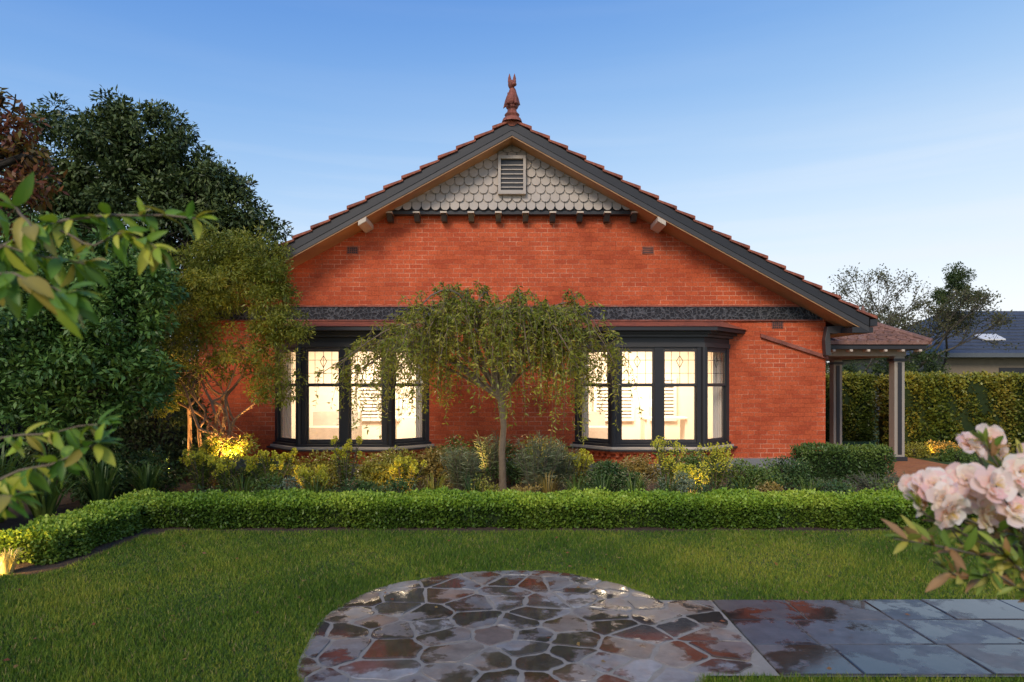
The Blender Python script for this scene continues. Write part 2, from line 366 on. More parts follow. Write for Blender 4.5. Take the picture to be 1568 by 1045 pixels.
for c in bays:
    B=MB()
    pl=plan(c,0)
    for i in range(3):
        a,b=pl[i],pl[i+1]; B.poly([(a[0],a[1],.2),(b[0],b[1],.2),(b[0],b[1],.40),(a[0],a[1],.40)],2)
        a2,b2=plan(c,.03)[i],plan(c,.03)[i+1]
        B.poly([(a2[0],a2[1],0),(b2[0],b2[1],0),(b2[0],b2[1],.2),(a2[0],a2[1],.2)],3)
    B.prism(plan(c,.10),.40,.445,2,'z'); B.prism(plan(c,.16),.447,.475,1,'z'); B.prism(plan(c,.09),.477,.515,4,'z'); B.prism(plan(c,.04),.517,.56,0,'z')  # cream strip under the frames paints in the sill's lit edge
    B.prism(plan(c,.02),2.34,2.42,1,'z'); B.prism(plan(c,.0),2.422,2.52,0,'z'); B.prism(plan(c,.08),2.522,2.57,1,'z')
    B.prism(plan(c,.15),2.572,2.62,0,'z'); B.prism(plan(c,.30),2.622,2.69,0,'z')
    for i in range(3):
        a=np.array(pl[i]);b=np.array(pl[i+1]); Lf=np.linalg.norm(b-a); u=(b-a)/Lf; nn=np.array([u[1],-u[0]])
        k_=int(Lf/.12)
        for j in range(k_): B.lbox(a,u,nn,(j+.25)*Lf/k_,(j+.75)*Lf/k_,.0,.07,.33,.398,2)
    G=MB()
    for i in range(3):
        a=np.array(pl[i]);b=np.array(pl[i+1]); Lf=np.linalg.norm(b-a); u=(b-a)/Lf; nn=np.array([u[1],-u[0]])
        wins=[(.13,.75),(.91,1.53)] if i==1 else [(.12,Lf-.12)]
        edges=[0]+[e for w_ in wins for e in w_]+[Lf]
        for j in range(0,len(edges),2): B.lbox(a,u,nn,edges[j],edges[j+1],-.09,.0,.562,2.338,0)
        for (u0,u1) in wins:
            g=.003
            B.lbox(a,u,nn,u0+g,u1-g,-.085,-.012,.563,.60,0); B.lbox(a,u,nn,u0+g,u1-g,-.085,-.012,2.30,2.337,0)
            f=.035
            for (s0,s1,n0,n1) in ((.602,1.66,-.08,-.052),(1.63,2.298,-.048,-.02)):
                B.lbox(a,u,nn,u0+g,u0+f,n0,n1,s0,s1,1); B.lbox(a,u,nn,u1-f,u1-g,n0,n1,s0,s1,1)
                B.lbox(a,u,nn,u0+f,u1-f,n0,n1,s0,s0+.045,1); B.lbox(a,u,nn,u0+f,u1-f,n0,n1,s1-.045,s1,1)
                q0=[(a[0]+u[0]*uu+nn[0]*(n0+n1)/2,a[1]+u[1]*uu+nn[1]*(n0+n1)/2,z) for uu,z in ((u0+f,s0+.045),(u1-f,s0+.045),(u1-f,s1-.045),(u0+f,s1-.045))]; G.poly(q0)
            ww=u1-u0-2*f
            def PP(uu,z): return (a[0]+u[0]*uu-nn[0]*.028,a[1]+u[1]*uu-nn[1]*.028,z)
            for q in (.22,.5,.78): B.beam(PP(u0+f+ww*q,1.67),PP(u0+f+ww*q,2.26),.0045,0)
            for z in (1.86,2.10): B.beam(PP(u0+f,z),PP(u1-f,z),.0045,0)
            cu=u0+f+ww*.5
            for (p_,q_) in (((cu,2.18),(cu+.06,2.08)),((cu+.06,2.08),(cu,1.96)),((cu,1.96),(cu-.06,2.08)),((cu-.06,2.08),(cu,2.18))): B.beam(PP(*p_),PP(*q_),.006,0)
    for q in (1,2):
        B.lathe((pl[q][0],pl[q][1]-.005,0),[(.055,.562),(.055,2.338)],8,0)
    B.obj('bay_window_joinery',[CHAR,CHAR2,BRICK,STONE,CREAM],H); G.obj('bay_window_glass',[GLASS],H)
    r=MB(); e=[(x,y_,2.692) for x,y_ in plan(c,.32)]; t0=(c-1.35,12.99,2.86); t1=(c+1.35,12.99,2.86)
    e[0]=(e[0][0],12.99,2.692); e[3]=(e[3][0],12.99,2.692)
    r.poly([e[0],e[1],t0]); r.poly([e[1],e[2],t1,t0]); r.poly([e[2],e[3],t1]); r.obj('bay_roof',[TILE],H)
    I=MB(); x0,x1,y0,y1,zz0,zz1=c-2.3,c+2.3,13.03,16.6,.25,2.85
    I.poly([(x0,y1,zz0),(x1,y1,zz0),(x1,y1,zz1),(x0,y1,zz1)]); I.poly([(x0,y0,zz0),(x0,y1,zz0),(x0,y1,zz1),(x0,y0,zz1)])
    I.poly([(x1,y0,zz0),(x1,y1,zz0),(x1,y1,zz1),(x1,y0,zz1)]); I.poly([(x0,y0,zz1),(x1,y0,zz1),(x1,y1,zz1),(x0,y1,zz1)])
    I.poly([(x0,y0,zz0),(x1,y0,zz0),(x1,y1,zz0),(x0,y1,zz0)],2)
    for (sx,sw) in ((c-.2,.85),(c+1.0,.5)):
        I.box(sx-sw/2-.07,sx+sw/2+.07,16.5,16.56,.75,.82,1); I.box(sx-sw/2-.07,sx+sw/2+.07,16.5,16.56,1.75,1.82,1)
        I.box(sx-sw/2-.07,sx-sw/2,16.5,16.56,.82,1.75,1); I.box(sx+sw/2,sx+sw/2+.07,16.5,16.56,.82,1.75,1); I.box(sx-.02,sx+.02,16.5,16.55,.82,1.75,1)
        I.poly([(sx-sw/2,16.575,.82),(sx+sw/2,16.575,.82),(sx+sw/2,16.575,1.75),(sx-sw/2,16.575,1.75)],4)
        for j in range(11): I.hexa([(sx-sw/2,16.49,.84+j*.083),(sx+sw/2,16.49,.84+j*.083),(sx+sw/2,16.54,.88+j*.083),(sx-sw/2,16.54,.88+j*.083),(sx-sw/2,16.49,.865+j*.083),(sx+sw/2,16.49,.865+j*.083),(sx+sw/2,16.54,.905+j*.083),(sx-sw/2,16.54,.905+j*.083)],1)
    I.box(c-1.6,c-.5,15.2,15.9,.25,.68,3); I.box(c-1.6,c-.5,15.9,16.1,.25,1.0,3)
    I.box(c+.3,c+1.3,15.3,15.9,.86,.90,1)
    for lx in (c+.32,c+1.24): I.box(lx,lx+.05,15.35,15.85,.25,.86,1)
    I.lathe((c+.6,15.6,.90),[(.08,0),(.02,.03),(.02,.25),(.14,.25),(.1,.42)],12,1)
    for sgn in (-1,1):
        pts=[]
        for q in range(13): pts.append((c+sgn*(1.44-.02*q),13.12+.03*(q%2)))
        for q in range(12): I.poly([(pts[q][0],pts[q][1],.5),(pts[q+1][0],pts[q+1][1],.5),(pts[q+1][0],pts[q+1][1],2.5),(pts[q][0],pts[q][1],2.5)],1)
    I.obj('interior_room',[WALLIN,WHITE,FLOOR,FABRIC,SHADOW],H)
    ld=bpy.data.lights.new('ceiling_light','AREA'); ld.energy=330; ld.size=1.6; ld.color=(1,.81,.56)
    lo=link(bpy.data.objects.new('ceiling_light',ld),H); lo.location=(c,14.5,2.8)
# roof
m=MB(); nc=20; dx=6.6/nc
for s in (-1,1):
    for i in range(nc):
        x0=i*dx;x1=(i+1)*dx; f=lambda x:A0-SL*x
        pts=[(s*x0,f(x0)+.015),(s*(x1+.03),f(x1)+.07),(s*(x1+.03),f(x1)+.015),(s*x0,f(x0)-.02)]
        jy=random.uniform(-.012,.012); m.prism(pts,12.33+jy,22.7,0)
    for j in range(46):
        yy=12.45+j*.225
        for i in range(nc):
            x0=i*dx;x1=(i+1)*dx; m.hexa([(s*x0,yy-.03,f(x0)+.0),(s*(x1+.03),yy-.03,f(x1)+.05),(s*(x1+.03),yy+.03,f(x1)+.05),(s*x0,yy+.03,f(x0)+.0),
              (s*x0,yy-.015,f(x0)+.04),(s*(x1+.03),yy-.015,f(x1)+.095),(s*(x1+.03),yy+.015,f(x1)+.095),(s*x0,yy+.015,f(x0)+.04)],0)
m.obj('roof_tiles',[TILE],H)
m=MB()
for j in range(28):
    y0=12.34+j*.37; V,F=tube([(0,y0,A0+.0),(0,y0+.39,A0+.02)],[.11,.125],10); b=len(m.v); m.v+=[tuple(v) for v in V]
    for q in F: m.f.append(tuple(int(b+i) for i in q)); m.m.append(0)
    m.f.append(tuple(b+i for i in range(10))); m.m.append(0)
m.obj('ridge_capping',[TILE],H)
m=MB()
for s in (-1,1):
    e=6.5
    def ch(y0,y1,a,b,mt,e=e): m.prism([(0,A0-a),(s*e,A0-a-SL*e),(s*e,A0-b-SL*e),(0,A0-b)],y0,y1,mt)
    ch(12.36,12.40,.015,.17,0); ch(12.372,12.41,.172,.265,1); ch(12.385,12.42,.267,.29,2)
    m.poly([(0,12.42,A0-.285),(s*e,12.42,A0-.285-SL*e),(s*e,13.0,A0-.285-SL*e),(0,13.0,A0-.285)],2)
    m.poly([(s*6.0,12.45,A0-.29-SL*6.5),(s*6.5,12.45,A0-.29-SL*6.5),(s*6.5,22.5,A0-.29-SL*6.5),(s*6.0,22.5,A0-.29-SL*6.5)],2)
    xs_=sorted((s*6.51,s*6.64)); m.box(xs_[0],xs_[1],12.34,22.6,2.72,2.84,0)
    xs_=sorted((s*6.2,s*6.58)); m.box(xs_[0],xs_[1],12.375,12.95,2.60,2.70,0)
m.obj('barge_boards',[CHAR,CHAR2,TAN],H)
m=MB()
for s in (-1,1):
    x=s*2.72; z=A0-.30-SL*2.72; sl=-s*SL; w_=.075
    m.hexa([(x-w_,12.32,z-.09-sl*w_),(x+w_,12.32,z-.09+sl*w_),(x+w_,12.98,z-.09+sl*w_),(x-w_,12.98,z-.09-sl*w_),(x-w_,12.32,z-sl*w_),(x+w_,12.32,z+sl*w_),(x+w_,12.98,z+sl*w_),(x-w_,12.98,z-sl*w_)],0)
m.obj('purlin_ends',[CREAM],H,.01)
m=MB(); zb=4.97
row=0; z=zb
while z<6.15:
    off=.09*(row%2); lim=(A0-.25-z)/SL+.05
    for i in range(-16,17):
        x=i*.18+off
        if abs(x)>lim: continue
        pts=[(-.084,.24),(-.084,.045),(-.068,.0),(-.03,-.03),(.03,-.03),(.068,0),(.084,.045),(.084,.24)]
        yt=12.855; dyb=-.055; j_=random.uniform(-.006,.006)
        def q(p,dy=0): return (x+p[0],yt+dyb*(.24-p[1])/.27+dy+j_,z+p[1])
        b=len(m.v); n_=len(pts); m.v+=[q(p,-.016) for p in pts]+[q(p) for p in pts]
        m.f.append(tuple(range(b,b+n_))); m.m.append(0)
        for a_ in range(n_-1): m.f.append((b+a_,b+a_+1,b+n_+a_+1,b+n_+a_)); m.m.append(0)
    z+=.155; row+=1
m.poly([(-2.5,12.87,zb-.02),(2.5,12.87,zb-.02),(0,12.87,A0-.2)],1)
m.obj('gable_shingles',[TAUPE,CHAR],H)
m=MB()
m.box(-2.28,2.28,12.83,12.99,4.87,4.935,1)  # base beam in charcoal, its colour standing for the shadow below the shingles
for i in range(10):
    x=-2.31+.513*i
    m.hexa([(x-.05,12.86,4.74),(x+.05,12.86,4.74),(x+.05,12.995,4.74),(x-.05,12.995,4.74),(x-.05,12.74,4.868),(x+.05,12.74,4.868),(x+.05,12.995,4.868),(x-.05,12.995,4.868)],0)
    m.box(x-.062,x+.062,12.72,12.995,4.869,4.90,2)
m.obj('gable_brackets',[CHAR2,CHAR,CREAM],H)
m=MB(); x0,x1,a,b=-.26,.26,5.22,5.94
m.box(x0,x0+.05,12.70,12.86,a,b,0);m.box(x1-.05,x1,12.70,12.86,a,b,0);m.box(x0+.05,x1-.05,12.70,12.86,a,a+.07,0);m.box(x0+.05,x1-.05,12.70,12.86,b-.06,b,0)
m.box(x0+.05,x1-.05,12.76,12.80,a+.07,b-.06,1)  # dark sheet behind the slats paints the shade in the louvre gaps
for i in range(6):
    zz=a+.125+i*.083
    m.box(x0+.05,x1-.05,12.74,12.758,zz,zz+.02,0)
m.obj('gable_louvre_vent',[TAUPE,CHAR],H)
m=MB()
for (x,z) in ((-3.05,4.22),(2.6,4.22),(5.08,2.79)):
    m.box(x-.11,x+.11,12.985,13.01,z-.07,z+.07,0)
    for i in range(5):
        for j in range(3): m.box(x-.09+i*.038,x-.065+i*.038,12.98,12.99,z-.055+j*.04,z-.03+j*.04,1)
m.obj('wall_vents',[TILE,CHAR],H)
m=MB(); m.prism([(6.0,2.62),(6.02,2.2),(5.92,2.2),(5.9,2.5),(5.95,2.75),(6.4,2.78),(6.4,2.66),(6.1,2.6)],12.80,12.94,0)
m.obj('eave_bracket',[CHAR2],H,.01)
m=MB(); m.prism([(4.75,2.62),(6.03,2.20),(6.03,2.13),(4.75,2.55)],12.94,13.0,0); m.obj('sloping_coping',[TERRA],H)
# finial
m=MB(); fy=12.42
m.lathe((0,fy,6.44),[(.19,0),(.17,.06),(.12,.10),(.14,.14),(.09,.19),(.08,.24),(.11,.27),(.11,.30),(.02,.31)],12)
m.ell((.01,fy,6.90),(.085,.11,.20)); m.ell((-.02,fy-.05,6.84),(.095,.09,.12)); m.ell((-.01,fy-.02,7.13),(.065,.085,.085)); m.ell((.04,fy-.10,7.10),(.045,.06,.035))
for s in (-1,1):
    m.lathe((s*.045,fy,7.18),[(.032,0),(.027,.08),(.003,.16)],8); m.beam((s*.06,fy-.08,6.95),(s*.065,fy-.12,6.74),.025,0,7); m.ell((s*.08,fy+.02,6.80),(.055,.1,.08)); m.ell((s*.07,fy-.13,6.745),(.035,.05,.02))
m.prism([(-.05,6.8),(-.16,6.72),(-.13,6.85),(-.07,7.0)],fy+.02,fy+.06); m.prism([(.05,6.8),(.15,6.78),(.12,6.9),(.06,7.05)],fy+.02,fy+.06)
m.obj('roof_finial',[TERRA],H,0,False)
# ------------------------------------------------------------ side verandah
Vd=group('side_verandah')
m=MB()
for (x,y) in ((8.27,14.6),(8.20,17.2)):
    m.box(x-.11,x+.11,y-.11,y+.11,.10,2.25,0); m.box(x-.15,x+.15,y-.15,y+.15,0.012,.10,1); m.box(x-.14,x+.14,y-.14,y+.14,2.14,2.20,1); m.box(x-.045,x+.045,y-.125,y-.11,.15,2.12,1)
m.box(6.15,8.42,14.5,14.7,2.25,2.40,0); m.box(8.17,8.37,14.7,19.0,2.25,2.40,0)
m.box(6.1,8.62,14.12,14.17,2.38,2.47,1); m.box(8.6,8.65,14.17,19.2,2.38,2.47,1)
m.poly([(6.1,14.17,2.402),(8.6,14.17,2.402),(8.6,19.2,2.402),(6.1,19.2,2.402)],2)
for i in range(7): m.box(6.3+i*.36,6.36+i*.36,14.1,14.3,2.33,2.378,2)
m.obj('posts_and_beams',[simple('post_paint',(.38,.33,.27),.5,.1),CHAR,CREAM],Vd,.008)
m=MB()
ap=(7.75,15.1,3.02); n_=5
for i in range(n_):
    t0=i/n_;t1=(i+1)/n_; L_=lambda a,b,t:tuple(a[q]+(b[q]-a[q])*t for q in range(3))
    A=(6.05,14.08,2.48);B_=(8.7,14.08,2.48);Bk=(8.7,19.3,2.48); T0=(6.05,15.1,3.02); Tk=(7.75,18.3,3.02)
    def up(p,h): return (p[0],p[1],p[2]+h)
    for (e0,e1,r0,r1) in ((A,B_,T0,ap),(B_,Bk,ap,Tk)):
        p0,p1,p2,p3=L_(e0,r0,t0),L_(e1,r1,t0),L_(e1,r1,t1),L_(e0,r0,t1)
        m.hexa([p0,p1,p2,p3,up(p0,.08),up(p1,.08),up(p2,.02),up(p3,.02)],0)
        nn_=12
        for j in range(nn_+1):
            a=L_(p0,p1,j/nn_); b=L_(p3,p2,j/nn_); m.beam(up(a,.075),up(b,.035),.034,0,6)
m.beam(up(B_,.06),up(ap,.06),.06,0,8); m.beam((6.05,15.1,3.06),(7.8,15.1,3.06),.07,0,8); m.beam(up(ap,.05),up(Tk,.05),.07,0,8)
m.poly([(6.05,15.1,3.02),(7.75,15.1,3.02),(7.75,18.3,3.02),(6.05,18.3,3.02)],0)
m.lathe((7.8,15.1,3.06),[(.08,0),(.08,.08),(.04,.12),(.06,.2),(.01,.34)],8)
m.obj('tiled_roof',[TILEW],Vd)
# ------------------------------------------------------------ neighbour
N_=group('neighbour_house')
m=MB(); m.box(18.2,34,28.6,38,0,2.85,0); m.box(17.75,34.3,28.0,28.12,2.72,2.9,1)
for x in (20.5,24): m.box(x,x+1.4,28.57,28.61,1,2.3,2)
m.obj('walls',[simple('render_wall',(.26,.20,.14),.8),simple('gutter_grey',(.12,.13,.14),.5),CHAR],N_)
m=MB(); m.poly([(17.7,28,2.9),(34.5,28,2.9),(32,33,5.05),(21.2,33,5.05)]); m.poly([(17.7,28,2.9),(21.2,33,5.05),(21.2,34,5.05),(17.7,39,2.9)]); m.poly([(17.7,39,2.9),(21.2,34,5.05),(32,34,5.05),(34.5,39,2.9)])
for i in range(1,13):
    t=i/13; y=28+5*t; z=2.9+2.15*t; m.box(17.7+3.5*t,34.5-2.5*t,y-.02,y+.02,z,z+.05)
m.beam((21.2,33.5,5.08),(32,33.5,5.08),.12,0,8); m.beam((17.7,28,2.92),(21.2,33,5.08),.09,0,8)
m.obj('slate_roof',[SLATE],N_)
m=MB(); m.hexa([(20.3,29.3,3.50),(21.3,29.3,3.50),(21.3,29.9,3.76),(20.3,29.9,3.76),(20.3,29.3,3.56),(21.3,29.3,3.56),(21.3,29.9,3.82),(20.3,29.9,3.82)]); m.obj('skylight',[WHITE],N_)
# ------------------------------------------------------------ fence left
m=MB()
x=-14
while x<-6.1:
    w=.095; hh=1.85+random.uniform(-.02,.02); m.box(x,x+w,13.2+random.uniform(-.006,.006),13.225,.03,hh); x+=.105
m.box(-14,-6.1,13.235,13.28,.4,.48);m.box(-14,-6.1,13.235,13.28,1.4,1.48)
m.obj('paling_fence',[FENCE])
m=MB(); y=2
while y<13.1:
    m.box(-8.6,-8.58,y,y+.095,.03,1.85+random.uniform(-.02,.02)); y+=.105
m.obj('paling_fence',[FENCE])
# ------------------------------------------------------------ hedges
HCORE=simple('hedge_core',(.02,.035,.008),1,.4,9,.3)
def hedge(name,boxes,n,L,W,pal_top,pal_side,rnd=.05,lump=.03,tilt=0):
    g=group(name); core=MB(); Ps=[];Ds=[];Ts=[];tops=[]
    area=[2*(b[1]-b[0])*b[4]+2*(b[3]-b[2])*b[4]+(b[1]-b[0])*(b[3]-b[2]) for b in boxes]; tot=sum(area)
    for b,a in zip(boxes,area):
        x0,x1,y0,y1,h=b; k=int(n*a/tot); i_=.07
        core.box(x0+i_,x1-i_,y0+i_,y1-i_,0.01,h-i_-.02)
        fa=np.array([(x1-x0)*h*1.5,(x1-x0)*h*.5,(y1-y0)*h,(y1-y0)*h,(x1-x0)*(y1-y0)]); f=rng.choice(5,k,p=fa/fa.sum())
        r1,r2=rng.random(k),rng.random(k); X=np.where(f==2,x0,np.where(f==3,x1,x0+(x1-x0)*r1)); Yy=np.where(f==0,y0,np.where(f==1,y1,y0+(y1-y0)*r2)); Z=np.where(f==4,h,h*rng.random(k))
        nrm=np.zeros((k,3)); nrm[f==0,1]=-1;nrm[f==1,1]=1;nrm[f==2,0]=-1;nrm[f==3,0]=1;nrm[f==4,2]=1
        bul=lump*(np.sin(X*7+Z*5)+np.sin(Yy*8+X*3.3)+np.sin(X*17+Yy*13)*.6+.4*np.sin(X*31+Z*29))
        ez=np.clip((Z-(h-.1))/.1,0,1)
        dpt=-np.abs(rng.normal(size=k))*rnd+bul*np.where(f==4,.6,1)-np.where(f!=4,ez**2*.05,0)+np.where(rng.random(k)<.05,.03,0)
        P=np.stack([X,Yy,Z],1)+nrm*dpt[:,None]
        ed=np.minimum.reduce([X-x0,x1-X,Yy-y0,y1-Yy]); P[:,2]-=np.where(f==4,np.clip(1-ed/.1,0,1)**2*.05,0)
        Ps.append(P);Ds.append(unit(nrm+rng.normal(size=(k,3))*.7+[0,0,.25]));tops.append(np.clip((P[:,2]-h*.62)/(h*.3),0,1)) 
        Ts.append(.4*rng.random(k)+.28+.17*(np.sin(X*2.3)+np.sin(X*5.7+Yy*4)*.8)+.12*rng.normal(size=k))
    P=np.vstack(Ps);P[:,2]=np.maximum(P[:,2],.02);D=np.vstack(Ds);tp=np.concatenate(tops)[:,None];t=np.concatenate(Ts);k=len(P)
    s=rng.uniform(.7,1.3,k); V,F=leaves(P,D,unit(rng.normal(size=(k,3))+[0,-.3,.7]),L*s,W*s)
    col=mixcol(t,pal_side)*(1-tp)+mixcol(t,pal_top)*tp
    core.obj('dark_core',[HCORE],g); np_mesh('foliage',V,F,DENSE,g,np.repeat(col,4,axis=0)); return g  # core is a solid dark box added to fill the hedge, not twigs
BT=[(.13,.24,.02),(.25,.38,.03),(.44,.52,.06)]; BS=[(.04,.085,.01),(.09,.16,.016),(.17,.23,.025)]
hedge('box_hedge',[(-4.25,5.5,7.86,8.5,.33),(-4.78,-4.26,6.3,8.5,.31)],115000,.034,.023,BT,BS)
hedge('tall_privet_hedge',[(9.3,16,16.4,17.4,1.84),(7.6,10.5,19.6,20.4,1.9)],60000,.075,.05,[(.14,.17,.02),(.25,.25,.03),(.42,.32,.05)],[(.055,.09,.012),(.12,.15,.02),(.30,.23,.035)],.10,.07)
# ------------------------------------------------------------ trees
def tree(name,base,forks,lobes,nclump,crad,nleaf,L,W,pal,r0=.14,bark=BARKD,trunks=1,**kw):
    g=group(name); T=Tubes(); base=np.array(base,float)
    for f in forks:
        pts=T.limb(base+rng.normal(size=3)*[.05,.05,0]*trunks,f,r0,r0*.6,.06,8,0,8)
        near=sorted(lobes,key=lambda l:np.linalg.norm(np.array(l[:3])-np.array(f)))[:max(2,len(lobes)//len(forks)+1)]
        for l in near:
            p2=T.limb(pts[-1],l[:3],r0*.5,r0*.22,.1)
            for _ in range(7):
                u=rdir(1)[0]; T.limb(p2[random.randint(2,6)],np.array(l[:3])+u*np.array(l[3:])*.9,r0*.18,r0*.05,.12,6,0,4)
    T.obj('trunk_and_limbs',bark,g); crown('foliage',g,lobes,nclump,crad,nleaf,L,W,pal,**kw); return g
def wp(px,py,Y): return ((px-784)*Y/1040,Y,1.7+(585-py)*Y/1040)
def lb(px,py,rpx,Y,rz=None,dy=0):
    c=wp(px,py,Y); r=rpx*Y/1040; return (c[0],c[1]+dy,c[2],r,r*.9,(rz or rpx)*Y/1040)
dark=[(.028,.044,.015),(.052,.082,.024),(.095,.13,.036),(.17,.20,.065)]
tree('lilly_pilly_tree',(-6.9,12.6,0),[(-6.8,12.5,2.8),(-6.3,12.7,2.6)],
 [lb(185,228,68,12.5),lb(255,255,70,12.5),lb(320,318,64,12.5),lb(375,360,48,12.4),lb(110,250,80,12.6),lb(200,340,100,12.8),lb(60,340,90,12.8),lb(290,390,90,12.6),lb(130,420,110,13),lb(400,385,38,12.3),lb(300,280,56,12.5),lb(350,325,50,12.5),lb(215,205,48,12.5)],
 700,.26,105000,.10,.042,dark,r0=.10,mat=DENSE)
mid=[(.035,.08,.018),(.065,.14,.028),(.115,.215,.04),(.23,.32,.065)]
tree('camellia_tree',(-6.3,9.0,0),[(-6.2,9.0,1.5)],
 [lb(60,470,85,9,70),lb(150,500,85,9,75),lb(210,450,60,9.2),lb(80,590,100,9,80),lb(185,580,65,9,60),lb(20,540,90,8.8),lb(60,400,60,9.3),lb(150,420,60,9.3)],
 350,.2,44000,.085,.038,mid,r0=.05,mat=DENSE)
warm=[(.08,.11,.016),(.16,.19,.024),(.27,.27,.035),(.42,.37,.06)]
tree('bottlebrush_tree',(-4.68,10.5,0),[(-5.0,10.5,1.3),(-4.6,10.4,1.4),(-4.45,10.6,1.5),(-4.3,10.5,1.1),(-4.75,10.3,1.0)],
 [lb(395,395,42,10.5,36),lb(350,430,60,10.5,48),lb(420,470,34,10.4,60),lb(290,470,60,10.6,52),lb(385,540,58,10.5,42),lb(300,560,50,10.5,40),lb(235,520,50,10.8,50),lb(420,590,34,10.4,30),lb(250,600,40,10.7,30),lb(340,380,42,10.7,30),lb(345,678,42,10.3,20),lb(440,510,28,10.3,40),lb(310,420,50,10.6,40)],
 460,.15,42000,.065,.019,warm,r0=.045,bark=BARKW,trunks=2,inner=.3)
tree('understorey_shrub',(-6.0,11.6,0),[(-6.0,11.6,.8)],[(-6.3,11.7,1.0,.8,.6,.9),(-5.6,11.8,.7,.5,.5,.7),(-7.2,11.6,1.2,.8,.6,1.0)],120,.22,12000,.08,.035,dark,r0=.04,mat=DENSE)
tree('background_tree',(-11,18,0),[(-10.8,18,1.6),(-9.5,18,1.5)],[(-13,18,2.2,2,1.5,2),(-10.5,18,2.4,2,1.5,2.1),(-8.3,18,2.0,1.6,1.2,2.0),(-8.0,16.5,1.2,1.2,1,1.2),(-11.5,16.5,1.2,1.6,1,1.3)],260,.4,26000,.14,.07,dark,r0=.15,mat=DENSE)
red=[(.08,.025,.016),(.17,.045,.025),(.22,.11,.035),(.14,.15,.03)]
tree('red_leaf_plum_tree',(-5.6,5.2,0),[(-5.2,5.1,2.6)],[lb(-10,180,52,5,60),lb(30,225,38,5,34),lb(20,290,52,5.0,40),lb(60,250,24,5.0,26),lb(-60,260,90,5,90),lb(5,150,20,5,24),(-5.3,5.2,3.6,.9,.8,.9)],130,.15,11000,.065,.028,red,r0=.08)
# weeping tree
g=group('weeping_cherry_tree'); T=Tubes(); b=np.array([-.15,10.7,0]); top=np.array([-.17,10.7,1.42])
T.add([b+[0,0,-.02],b+[.005,0,.12],b+[-.01,0,.6],b+[.02,0,1.0],top],[.085,.062,.054,.05,.062],10)
LP=[];LD=[];LT=[]
specs=[]
for i in range(28):
    az=2*math.pi*i/28+rng.normal()*.14; ca=math.cos(az); Rr=(1.65 if ca>0 else 2.25)*rng.uniform(.5,1.1); hh=rng.uniform(2.15,2.8)
    if abs(ca)<.65: hh=rng.uniform(2.6,3.1); Rr*=.9
    specs.append((az,Rr,hh))
specs+=[(math.pi*1.02,2.85,2.35),(math.pi*.95,2.7,2.15),(math.pi*1.08,2.5,2.6),(.05,1.75,3.0),(-.15,1.75,2.8),(.2,1.85,2.6),(.3,1.8,2.5),(math.pi*1.2,1.4,3.05),(math.pi*1.35,.9,3.1),(-.5,1.3,2.8),(math.pi*1.15,1.8,2.9)]
for az,Rr,hh in specs:
    t=np.linspace(0,1,12); rad=Rr*t**.9; z=1.42+4*(hh-1.42)*t*(1.12-t)/1.254
    pts=np.stack([top[0]+rad*math.cos(az)+np.sin(t*7+az)*.05*t,top[1]+rad*math.sin(az)*.85+np.cos(t*6+az)*.05*t,z+np.sin(t*9+az*3)*.05],1)
    T.add(pts,np.linspace(.03,.005,12),5)
    for _ in range(19):
        i=rng.uniform(2.5,11); i0=int(i); p=pts[i0]+(pts[min(11,i0+1)]-pts[i0])*(i-i0); a2=az+rng.normal()*1.0
        out=rng.uniform(.1,.5); ln=rng.uniform(.15,1.15)*(1.0 if i>6 else .7); q=np.linspace(0,1,7); lift=rng.uniform(.08,.38)
        tw=np.stack([p[0]+out*np.cos(a2)*q**.7,p[1]+out*np.sin(a2)*q**.7,p[2]+lift*np.sin(q*math.pi)*(1-q*.5)-ln*q**1.8],1)
        T.add(tw,np.linspace(.006,.002,7),3)
        kk=int(22+ln*40); qi=rng.uniform(0,6,kk); j=np.minimum(qi.astype(int),5); P=tw[j]+(tw[j+1]-tw[j])*(qi-j)[:,None]
        LP.append(P+rng.normal(size=(kk,3))*.015); LD.append(unit(rng.normal(size=(kk,3))*[.8,.8,.5]+[0,0,-.55])); LT.append(np.full(kk,rng.random()*.4))
P=np.vstack(LP);D=np.vstack(LD);k=len(P); s=rng.uniform(.7,1.3,k); V,F=leaves(P,D,rdir(k),.076*s,.021*s)
T.obj('trunk_and_branches',BARK,g)
np_mesh('foliage',V,F,LEAF,g,np.repeat(mixcol(np.concatenate(LT)+.6*rng.random(k),[(.11,.14,.02),(.21,.25,.03),(.33,.33,.045),(.47,.38,.07)]),4,axis=0))
def bare(name,base,height,spread,seed,leafn,ls=.09):
    rr=random.Random(seed); g=group(name); T=Tubes(); ends=[]
    def br(p,d,ln,r,dep):
        q=p+d*ln; T.add([p,(p+q)/2+np.array([rr.gauss(0,1) for _ in range(3)])*ln*.05,q],[r,r*.85,r*.7],4 if dep<3 else 3)
        if dep>=6: ends.append(q); return
        if dep>3: ends.append(q)
        for _ in range(3):
            dd=d+np.array([rr.gauss(0,.48),rr.gauss(0,.45),rr.gauss(.12,.3)]); dd/=np.linalg.norm(dd); br(q,dd,ln*rr.uniform(.62,.85),max(.010,r*.62),dep+1)
    br(np.array(base,float),np.array([0,0,1.]),height*.27,spread,0)
    T.obj('trunk_and_branches',TWIG,g)
    E=np.array(ends); i=rng.integers(0,len(E),leafn); P=E[i]+rng.normal(size=(leafn,3))*.1
    V,F=leaves(P,rdir(leafn),rdir(leafn),ls,ls*.55); np_mesh('sparse_foliage',V,F,LEAF,g,np.repeat(mixcol(rng.random(leafn),[(.08,.08,.035),(.16,.15,.06)]),4,axis=0))
bare('bare_deciduous_tree',(13.6,24,0.0),6.2,.12,3,6500)
bare('bare_deciduous_tree',(12.3,24.6,0.0),5.4,.10,5,5000)
